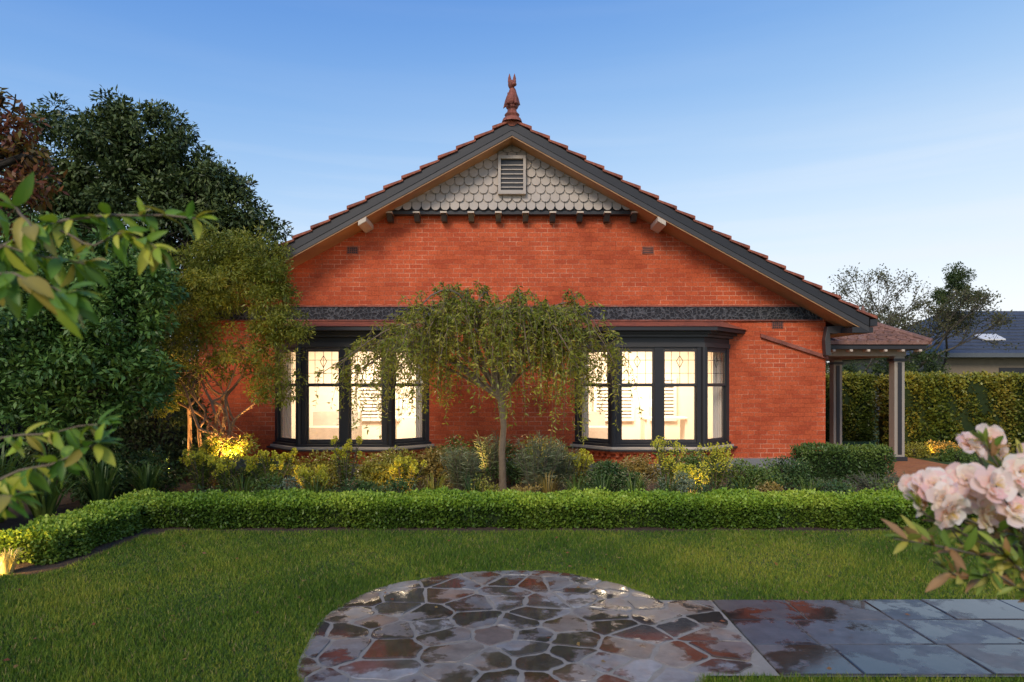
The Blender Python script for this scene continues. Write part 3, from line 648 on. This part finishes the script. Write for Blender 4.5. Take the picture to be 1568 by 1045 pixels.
tree('conifer_tree',(16.2,25.5,0),[(16.3,25.5,3.4)],[(16.6,25.5,5.5,.5,.45,.5),(17.1,25.5,4.9,.45,.4,.4),(16.2,25.5,4.8,.45,.4,.3)],40,.22,5500,.11,.04,dark,r0=.06)
tree('backyard_shrub_tree',(12.0,23,0),[(12,23,1.0)],[(12.0,23,2.1,1.1,.6,.8),(13.6,23,2.0,1.1,.6,.8),(10.9,23,1.6,.8,.6,.8)],90,.25,9000,.10,.05,dark,r0=.07)
cr=group('distant_trees'); lobes=[(x,60+rng.uniform(-4,4),1.2,rng.uniform(3,5),2,rng.uniform(1.8,3.4)) for x in np.arange(-70,110,5)]
crown('foliage',cr,lobes,700,1.1,26000,.5,.35,dark,mat=DENSE)
# ------------------------------------------------------------ garden plants
def bush(name,x,y,rx,ry,h,n,L,W,pal,nc=40,cr_=None):
    g=group(name); T=Tubes()
    for _ in range(7):
        u=rng.normal(size=2)*.4; T.limb((x,y,0),(x+u[0]*rx,y+u[1]*ry,h*.7),.012,.004,.1,5,0,4)
    T.obj('stems',TWIG,g)
    crown('foliage',g,[(x,y,h*.5,rx*.85,ry*.85,h*.42)],nc,cr_ or min(rx,h)*.33,n,L,W,pal,inner=.4,mat=DENSE); return g
def spiky(name,x,y,rad,h,ns,L,W,pal,head=None,hr=.045,lpn=34):
    g=group(name); T=Tubes(); LP=[];LD=[];HP=[];HD=[]
    for _ in range(ns):
        a=rng.uniform(0,2*math.pi); r=rad*math.sqrt(rng.random()); hh=h*rng.uniform(.65,1.05); q=np.linspace(0,1,6)
        pts=np.stack([x+.3*r*math.cos(a)+.7*r*math.cos(a)*q**1.5,y+.3*r*math.sin(a)+.7*r*math.sin(a)*q**1.5,hh*q],1)
        T.add(pts,np.linspace(.007,.004,6),4)
        qi=rng.uniform(1.2,5,lpn); j=np.minimum(qi.astype(int),4); P=pts[j]+(pts[j+1]-pts[j])*(qi-j)[:,None]
        LP.append(P); LD.append(unit(rng.normal(size=(lpn,3))*[1,1,.3]+[0,0,.45]))
        if head:
            u=rdir(60); HP.append(pts[-1]+u*hr*rng.uniform(.3,1,(60,1))*[1,1,1.2]); HD.append(unit(u+[0,0,.4]))
    T.obj('stems',TWIG,g); P=np.vstack(LP);k=len(P);s=rng.uniform(.7,1.25,k); V,F=leaves(P,np.vstack(LD),unit(rng.normal(size=(k,3))*.5+[0,0,1]),L*s,W*s)
    np_mesh('foliage',V,F,LEAF,g,np.repeat(mixcol(rng.random(k),pal),4,axis=0))
    if head:
        P=np.vstack(HP);k=len(P);V,F=leaves(P,np.vstack(HD),rdir(k),.026,.022); np_mesh('flower_heads',V,F,LEAF,g,np.repeat(mixcol(rng.random(k),head),4,axis=0))
def strap(name,x,y,h,n,w,pal,spread=.6):
    g=group(name); V=[];F=[];C=[]
    for i in range(n):
        a=rng.uniform(0,2*math.pi); hh=h*rng.uniform(.6,1.1); sp=spread*h*rng.uniform(.3,1.2); c=mixcol(np.array([rng.random()]),pal)[0]; b=len(V)
        sx,sy=-math.sin(a)*w/2,math.cos(a)*w/2
        for q in range(6):
            t=q/5; px=x+math.cos(a)*(.05+sp*t**1.4);py=y+math.sin(a)*(.05+sp*t**1.4);pz=hh*math.sin(t*2.0)*1.0; ww=1-t**2*.95
            V+=[(px-sx*ww,py-sy*ww,max(.01,pz)),(px+sx*ww,py+sy*ww,max(.01,pz))];C+=[c,c]
        for q in range(5): F.append((b+2*q,b+2*q+1,b+2*q+3,b+2*q+2))
    np_mesh('leaves',np.array(V),np.array(F),LEAF,g,np.array(C))
G1=[(.055,.10,.02),(.11,.175,.03),(.21,.27,.045)]; G2=[(.03,.065,.018),(.06,.115,.026),(.12,.18,.04)]; GY=[(.16,.17,.02),(.30,.28,.035),(.48,.39,.06)]; GG=[(.10,.14,.07),(.19,.23,.12),(.30,.32,.19)]; GO=[(.17,.14,.03),(.32,.22,.05),(.44,.29,.07)]
YH=[(.45,.46,.04),(.64,.60,.06),(.74,.68,.10)]
spiky('euphorbia_plant',-4.5,9.9,.32,.74,26,.09,.016,G1,YH,.04)
spiky('euphorbia_plant',-4.05,9.7,.26,.6,20,.09,.016,G1,YH,.04)
spiky('euphorbia_plant',-3.5,9.9,.32,.66,26,.09,.016,G1,YH,.035)
spiky('euphorbia_plant',-2.85,9.6,.26,.44,26,.07,.018,GY,YH,.06)
spiky('euphorbia_plant',-2.5,10.2,.24,.85,16,.08,.015,G1,YH,.03)
spiky('euphorbia_plant',2.25,9.9,.26,.80,14,.09,.018,G1,YH,.085)
spiky('euphorbia_plant',2.95,9.9,.26,.76,14,.09,.018,G1,YH,.085)
spiky('euphorbia_plant',2.6,9.5,.34,.50,15,.08,.018,G1,YH,.07)
spiky('euphorbia_plant',1.0,10.4,.3,.62,18,.09,.018,GY,YH,.05)
spiky('euphorbia_plant',-1.55,9.8,.3,.55,20,.09,.018,GY,YH,.04)
spiky('feathery_shrub',.38,10.0,.38,.88,44,.13,.011,GG,None,lpn=65)
spiky('feathery_shrub',.75,10.3,.3,.78,30,.13,.011,GG,None,lpn=60)
spiky('feathery_shrub',-.75,10.2,.36,.68,40,.13,.011,GG,None,lpn=60)
spiky('feathery_shrub',-.35,11.2,.3,.85,28,.13,.011,GG,None,lpn=50)
spiky('lavender_bush',5.25,9.7,.5,.38,90,.06,.008,GG,None,.012,30)
spiky('lavender_bush',4.55,9.6,.35,.30,60,.06,.008,GG,None,.012,30)
bush('garden_shrub',-1.9,10.3,.5,.4,.62,5000,.05,.022,GY); bush('garden_shrub',-1.2,10.6,.5,.4,.62,4800,.05,.022,GO)
bush('garden_shrub',1.45,10.1,.5,.4,.54,5000,.045,.022,G2); bush('garden_shrub',1.9,10.6,.4,.4,.6,4000,.045,.022,GO)
bush('garden_shrub',3.5,10.0,.44,.4,.58,5200,.04,.022,G1); bush('garden_shrub',4.35,10.8,.4,.35,.5,3500,.04,.022,G2)
bush('garden_shrub',-4.0,10.5,.4,.35,.5,3500,.05,.02,G2); bush('garden_shrub',-5.4,10.0,.5,.4,.7,4000,.06,.025,G2); bush('garden_shrub',-3.1,11.0,.6,.4,.52,4500,.05,.022,GY)
bush('garden_shrub',.6,11.6,.6,.4,.78,4500,.05,.022,GY); bush('garden_shrub',-.9,11.9,.6,.4,.78,4500,.05,.022,G1); bush('garden_shrub',-2.2,11.3,.5,.4,.58,3500,.05,.022,GO); bush('garden_shrub',3.0,11.2,.5,.4,.55,3500,.05,.022,G1); bush('garden_shrub',0.0,11.3,.5,.4,.7,3500,.05,.022,G2)
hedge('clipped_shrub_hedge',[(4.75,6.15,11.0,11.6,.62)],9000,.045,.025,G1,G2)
for i in range(26):
    x=-4.0+i*.37+rng.normal()*.08; pal_=random.choice([G1,G2,GY,GG,GO])
    if random.random()<.45: strap('strap_leaf_plant',x,9.0+rng.normal()*.12,.44,70,.012,pal_,.7)
    else: bush('groundcover_plant',x,9.05+rng.normal()*.12,.28,.24,random.uniform(.3,.48),1500,.04,.018,pal_,22)
for (x,y,h) in ((-5.3,7.7,.75),(-5.9,7.2,.9),(-5.15,8.5,.7),(-6.2,8.2,.9),(-5.6,6.9,.6),(-4.95,9.2,.55)): strap('strap_leaf_plant',x,y,h,90,.035,G2,.65)
strap('lit_grass_tuft',-4.48,6.02,.20,90,.012,[(.4,.36,.14),(.6,.52,.22)],.6)  # pale yellow blades carry the uplight's glow in their colour
bush('garden_shrub',-6.6,7.1,.7,.6,1.1,6000,.07,.03,G2); bush('garden_shrub',-5.9,9.5,.7,.5,.9,6000,.07,.03,G2); bush('garden_shrub',-7.0,11.0,.9,.6,1.3,7000,.08,.03,dark)
bush('path_edge_plant',9.1,15.3,.4,.3,.3,2500,.05,.02,GY); bush('path_edge_plant',9.9,15.6,.4,.3,.3,2500,.05,.02,GO); bush('path_edge_plant',9.6,14.6,.5,.3,.28,2500,.05,.02,G1)
# ------------------------------------------------------------ foreground foliage
def bigleaves(items,parent,name,mat=LEAF,petal=False):
    V=[];F=[];C=[]
    for (p,d,nrm,L,W,c,curl) in items:
        d=np.array(d)/np.linalg.norm(d); s=np.cross(d,nrm); s/=np.linalg.norm(s); n=np.cross(s,d); b=len(V); p=np.array(p)
        prof=[.25,.6,.9,1,.98,.8,.35] if petal else [0,.55,.92,1,.72,.36,0]; ts=[0,.12,.3,.55,.75,.9,1]
        for t,w in zip(ts,prof):
            ph=p[0]*90+p[2]*70
            cc=p+d*L*t-n*curl*L*t*t; wob=(.20 if petal else .06)*math.sin(t*11+ph)*t
            V+=[cc-s*W/2*w+n*W*(.18*w+wob*w),cc+(n*W*.05*math.sin(t*9+ph) if petal else 0),cc+s*W/2*w+n*W*(.18*w-wob*w)]
            f=.85 if (t>.9 and not petal) else 1; mid_=1.0 if petal else 1.25
            cb=np.array(c)*f
            C+=[cb,np.array(c)*mid_,cb]
        for q in range(6):
            F+=[(b+3*q,b+3*q+1,b+3*q+4,b+3*q+3),(b+3*q+1,b+3*q+2,b+3*q+5,b+3*q+4)]
    o=np_mesh(name,np.array(V),np.array(F),mat,parent,np.array(C)); o.data.polygons.foreach_set('use_smooth',[True]*len(F)); return o
g=group('foreground_magnolia_tree'); T=Tubes(); items=[]
trunk=np.array([-2.3,1.7,0.]); T.limb(trunk,(-2.2,1.7,2.4),.06,.035,.03,8)
pal_f=np.array([(.15,.25,.025),(.26,.35,.035),(.42,.42,.05),(.10,.20,.025),(.34,.27,.05)])
def spray(path_px,Yd,r,nl,L,spread=1.0,side=None):
    pts=np.array([wp(a,b,y_) for a,b,y_ in path_px])
    tt=np.linspace(0,len(pts)-1,12); i=np.minimum(tt.astype(int),len(pts)-2); P=pts[i]+(pts[i+1]-pts[i])*(tt-i)[:,None]
    P[1:-1,2]+=np.sin(np.arange(1,11)*1.3)*.006
    T.add(P,np.linspace(r,r*.3,12),5)
    for k_ in range(nl):
        t=rng.uniform(.12,1)*11; j=min(int(t),10); p=P[j]+(P[j+1]-P[j])*(t-j); d=(P[j+1]-P[j]); d/=np.linalg.norm(d)
        dd=d*.5+rng.normal(size=3)*.5*spread+np.array([0,0,-.5]); l=L*rng.uniform(.55,1.15)
        nn=np.array([0,-.4,1.])+rng.normal(size=3)*.6
        items.append((p,dd,nn,l,l*rng.uniform(.3,.42),pal_f[rng.integers(5)]*rng.uniform(.8,1.2),.15+rng.random()*.35))
    for k_ in range(5): items.append((P[-1],(P[-1]-P[-3])/np.linalg.norm(P[-1]-P[-3])+rng.normal(size=3)*.5,np.array([0,-.4,1.])+rng.normal(size=3)*.3,L*.8,L*.3,pal_f[rng.integers(5)],.3))
spray([(-250,470,1.9),(-60,400,1.85),(80,345,1.8),(180,325,1.8),(300,335,1.8)],1.6,.008,74,.08)
spray([(-250,470,1.8),(-80,330,1.6),(20,310,1.6),(50,350,1.5)],1.5,.007,30,.09)
spray([(-200,470,1.6),(-40,430,1.5),(30,420,1.4),(100,450,1.4)],1.3,.006,46,.09)
spray([(80,352,1.8),(140,375,1.75),(200,355,1.75),(240,380,1.7)],1.5,.004,34,.075)
spray([(-250,420,1.7),(-60,370,1.7),(20,380,1.65),(130,405,1.6)],1.5,.005,38,.085)
spray([(-250,700,1.8),(-60,690,1.75),(40,665,1.7),(150,650,1.7)],1.5,.005,40,.07)
spray([(-200,760,1.7),(-20,740,1.6),(60,715,1.6),(150,680,1.6)],1.5,.005,44,.068)
spray([(-200,760,1.6),(-60,760,1.5),(20,760,1.5)],1.5,.004,24,.075)
T.limb((-2.2,1.7,2.2),wp(-250,470,1.8),.03,.012,.03); T.limb((-2.25,1.7,1.2),wp(-250,700,1.8),.02,.008,.03); T.limb((-2.25,1.7,1.2),wp(-200,760,1.65),.02,.008,.03); T.limb((-2.2,1.7,2.2),wp(-200,470,1.6),.02,.008,.03)
T.obj('branches',BARK,g); bigleaves(items,g,'leaves')
g=group('rhododendron_bush'); T=Tubes(); items=[]; pet=[]
base=np.array([2.1,1.9,0.])
blooms=[(1488,680,21),(1512,672,19),(1432,742,24),(1480,735,24),(1524,742,24),(1562,722,22),(1408,762,22),(1456,785,24),(1510,788,23),(1553,780,23),(1592,740,26),(1600,700,24),(1445,765,20),(1495,762,21),(1585,800,24),(1398,745,16),(1540,762,20),(1535,700,17)]
hub=np.array(wp(1590,880,1.9))
T.limb(base,hub,.03,.014,.04)
for (px,py,r) in blooms:
    Yd=1.8+rng.uniform(-.06,.08); c=np.array(wp(px,py,Yd)); rr=r*Yd/1040; T.limb(hub,c,.004,.0025,.06,6,0,4)
    ax=np.array([rng.normal()*.6,-1.,.35+rng.normal()*.45]); ax/=np.linalg.norm(ax); e1=np.cross(ax,[0,0,1.]); e1/=np.linalg.norm(e1); e2=np.cross(ax,e1)
    for layer,(npet,op,ls) in enumerate(((6,1.45,1.15),(5,1.1,.95),(4,.7,.6))):
        for q in range(npet):
            a=2*math.pi*q/npet+layer*.5+rng.normal()*.25; rad=math.cos(a)*e1+math.sin(a)*e2; d=rad*math.sin(op)+ax*math.cos(op)
            pink=rng.random()**.55; cc=np.array([.82,.50,.52])*(1-pink)+np.array([.88,.82,.81])*pink
            pet.append((c-ax*rr*.2,d,ax,rr*1.15*ls,rr*1.0*ls,cc,rng.uniform(-.3,.5)))
    for q in range(6): pet.append((c,ax+rng.normal(size=3)*.3,e1,rr*.6,rr*.05,(.75,.55,.2),0))
def rspray(path_px,nl,L):
    pts=np.array([wp(a,b,y_) for a,b,y_ in path_px]); tt=np.linspace(0,len(pts)-1,10); i=np.minimum(tt.astype(int),len(pts)-2); P=pts[i]+(pts[i+1]-pts[i])*(tt-i)[:,None]
    T.add(P,np.linspace(.005,.002,10),5)
    for k_ in range(nl):
        t=rng.uniform(.2,1)*9; j=min(int(t),8); p=P[j]; d=P[j+1]-P[j]; d/=np.linalg.norm(d); l=L*rng.uniform(.7,1.2)
        items.append((p,d*.8+rng.normal(size=3)*.5+np.array([0,0,.2]),np.array([0,-.5,.9])+rng.normal(size=3)*.4,l,l*.28,np.array(random.choice([(.14,.22,.035),(.24,.30,.05),(.40,.36,.07),(.36,.20,.09)]))*rng.uniform(.8,1.2),.15))
rspray([(1590,880,1.9),(1500,850,1.8),(1430,835,1.75),(1370,825,1.7)],34,.07)
rspray([(1590,880,1.9),(1520,880,1.8),(1470,885,1.75),(1430,860,1.7)],26,.075)
rspray([(1590,880,1.9),(1560,820,1.85),(1500,810,1.8)],28,.07)
rspray([(1600,900,1.9),(1570,880,1.8),(1520,830,1.75)],28,.075)
rspray([(1620,930,1.9),(1560,900,1.8),(1510,870,1.75)],22,.07)
rspray([(1600,860,1.9),(1560,760,1.85),(1520,700,1.85),(1500,665,1.85)],24,.06)
rspray([(1600,860,1.9),(1580,760,1.85),(1560,680,1.85)],18,.06)
rspray([(1600,860,1.9),(1500,830,1.85),(1420,790,1.8),(1400,770,1.8)],20,.07)
T.obj('stems',TWIG,g); bigleaves(items,g,'leaves'); bigleaves(pet,g,'blossoms',PETAL,True)
# ------------------------------------------------------------ garden lights
BLK=simple('lamp_body',(.03,.03,.03),.4)
def glight(x,y,e,tx,ty,tz,ang=80,z=.12):
    g=group('garden_spotlight'); m=MB(); m.beam((x,y,0),(x,y,z-.03),.006); d=Vector((tx-x,ty-y,tz-z)).normalized(); c=Vector((x,y,z))
    m.beam(tuple(c-d*.07),tuple(c),.03,0,12); m.beam(tuple(c-d*.01),tuple(c+d*.012),.036,0,12); m.obj('lamp_housing',[BLK],g)
    ld=bpy.data.lights.new('lamp','SPOT'); ld.energy=e; ld.spot_size=R(ang); ld.spot_blend=.8; ld.color=(1,.60,.2); ld.shadow_soft_size=.02
    o=link(bpy.data.objects.new('lamp',ld),g); o.location=c+d*.03; o.rotation_euler=d.to_track_quat('-Z','Y').to_euler()
glight(-4.15,10.1,210,-4.8,10.9,2.0,100,.42)
glight(-5.15,10.2,90,-4.8,10.7,1.8,90,.3)
glight(-.7,11.2,80,-.4,11.0,2.2,120); glight(.65,11.2,70,.2,11.0,2.2,120)
glight(-4.62,5.80,45,-4.50,6.4,.15,130,.09); glight(-3.2,9.4,14,-3.0,10.2,.6,120); glight(2.45,9.2,18,2.6,10.1,.5,120)
glight(-1.7,9.4,16,-1.5,10.3,.6,120)
glight(9.4,14.9,60,10.2,16.4,1.0,120)
# ------------------------------------------------------------ world, sun, camera
w=bpy.data.worlds.new('World'); scene.world=w; w.use_nodes=True; nt=w.node_tree; bg=nt.nodes['Background']
EL,AZ=34,200
def wn(t): return nt.nodes.new(t)
sky=wn('ShaderNodeTexSky'); sky.sky_type='NISHITA'; sky.sun_disc=False; sky.sun_elevation=R(EL); sky.sun_rotation=R(AZ); sky.ozone_density=2.0; sky.air_density=1.0; sky.dust_density=.6
tc=wn('ShaderNodeTexCoord'); sp=wn('ShaderNodeSeparateXYZ'); nt.links.new(tc.outputs['Generated'],sp.inputs[0])
mt=wn('ShaderNodeMath'); mt.operation='MULTIPLY_ADD'; mt.inputs[1].default_value=-.10; nt.links.new(sp.outputs[0],mt.inputs[0]); nt.links.new(sp.outputs[2],mt.inputs[2])
rp=wn('ShaderNodeValToRGB'); rp.color_ramp.interpolation='B_SPLINE'; e=rp.color_ramp.elements
st=[(0,(.96,.95,.96)),(.10,(.84,.91,.98)),(.24,(.52,.72,.95)),(.38,(.24,.47,.84)),(.52,(.10,.28,.72)),(.7,(.07,.21,.6)),(1,(.07,.19,.5))]
for i,(p,c) in enumerate(st):
    if i>=2: e.new(p)
    e[i].position=p
for i,(p,c) in enumerate(st): e[i].color=(*c,1)
nt.links.new(mt.outputs[0],rp.inputs[0])
sc=wn('ShaderNodeMix'); sc.data_type='RGBA'; sc.blend_type='MULTIPLY'; sc.inputs[0].default_value=1; sc.inputs[7].default_value=(7.8,7.8,7.8,1); nt.links.new(rp.outputs[0],sc.inputs[6])
m1=wn('ShaderNodeMix'); m1.data_type='RGBA'; m1.inputs[0].default_value=.86; nt.links.new(sky.outputs[0],m1.inputs[6]); nt.links.new(sc.outputs[2],m1.inputs[7])
mp=wn('ShaderNodeMapping'); mp.inputs['Scale'].default_value=(.8,1.2,14); mp.inputs['Rotation'].default_value=(0,R(3),0); nt.links.new(tc.outputs['Generated'],mp.inputs[0])
nz=wn('ShaderNodeTexNoise'); nz.inputs['Scale'].default_value=1.7; nz.inputs['Detail'].default_value=6; nz.inputs['Roughness'].default_value=.5; nz.inputs['Distortion'].default_value=.2; nt.links.new(mp.outputs[0],nz.inputs['Vector'])
cr2=wn('ShaderNodeValToRGB'); cr2.color_ramp.elements[0].position=.46; cr2.color_ramp.elements[0].color=(0,0,0,1); cr2.color_ramp.elements[1].position=.72; cr2.color_ramp.elements[1].color=(.7,.7,.7,1); nt.links.new(nz.outputs[0],cr2.inputs[0])
fd=wn('ShaderNodeMapRange'); fd.inputs[1].default_value=.10; fd.inputs[2].default_value=.36; fd.inputs[3].default_value=1.0; fd.inputs[4].default_value=.05; nt.links.new(sp.outputs[2],fd.inputs[0])
ml=wn('ShaderNodeMath'); ml.operation='MULTIPLY'; nt.links.new(cr2.outputs[0],ml.inputs[0]); nt.links.new(fd.outputs[0],ml.inputs[1])
m2=wn('ShaderNodeMix'); m2.data_type='RGBA'; m2.inputs[7].default_value=(6.3,6.6,7.0,1); nt.links.new(ml.outputs[0],m2.inputs[0]); nt.links.new(m1.outputs[2],m2.inputs[6])
nt.links.new(m2.outputs[2],bg.inputs[0]); bg.inputs[1].default_value=.14
sl=bpy.data.lights.new('sun','SUN'); sl.energy=2.1; sl.angle=R(20); sl.color=(1,.87,.70); so=link(bpy.data.objects.new('sun',sl))
a=R(AZ); sd=Vector((math.sin(a)*math.cos(R(EL)),math.cos(a)*math.cos(R(EL)),math.sin(R(EL)))); so.rotation_euler=sd.to_track_quat('Z','Y').to_euler(); so.location=(0,-10,20)
cd=bpy.data.cameras.new('camera'); co=link(bpy.data.objects.new('camera',cd)); co.location=(0,0,1.7); co.rotation_euler=(R(90),0,0)
cd.lens=1040*36/1568; cd.sensor_width=36; cd.shift_y=.040; cd.clip_end=2000; cd.clip_start=.05
cd.dof.use_dof=True; cd.dof.focus_distance=11.5; cd.dof.aperture_fstop=3.2
scene.camera=co
scene.view_settings.view_transform='Standard'; scene.view_settings.look='None'; scene.view_settings.exposure=0
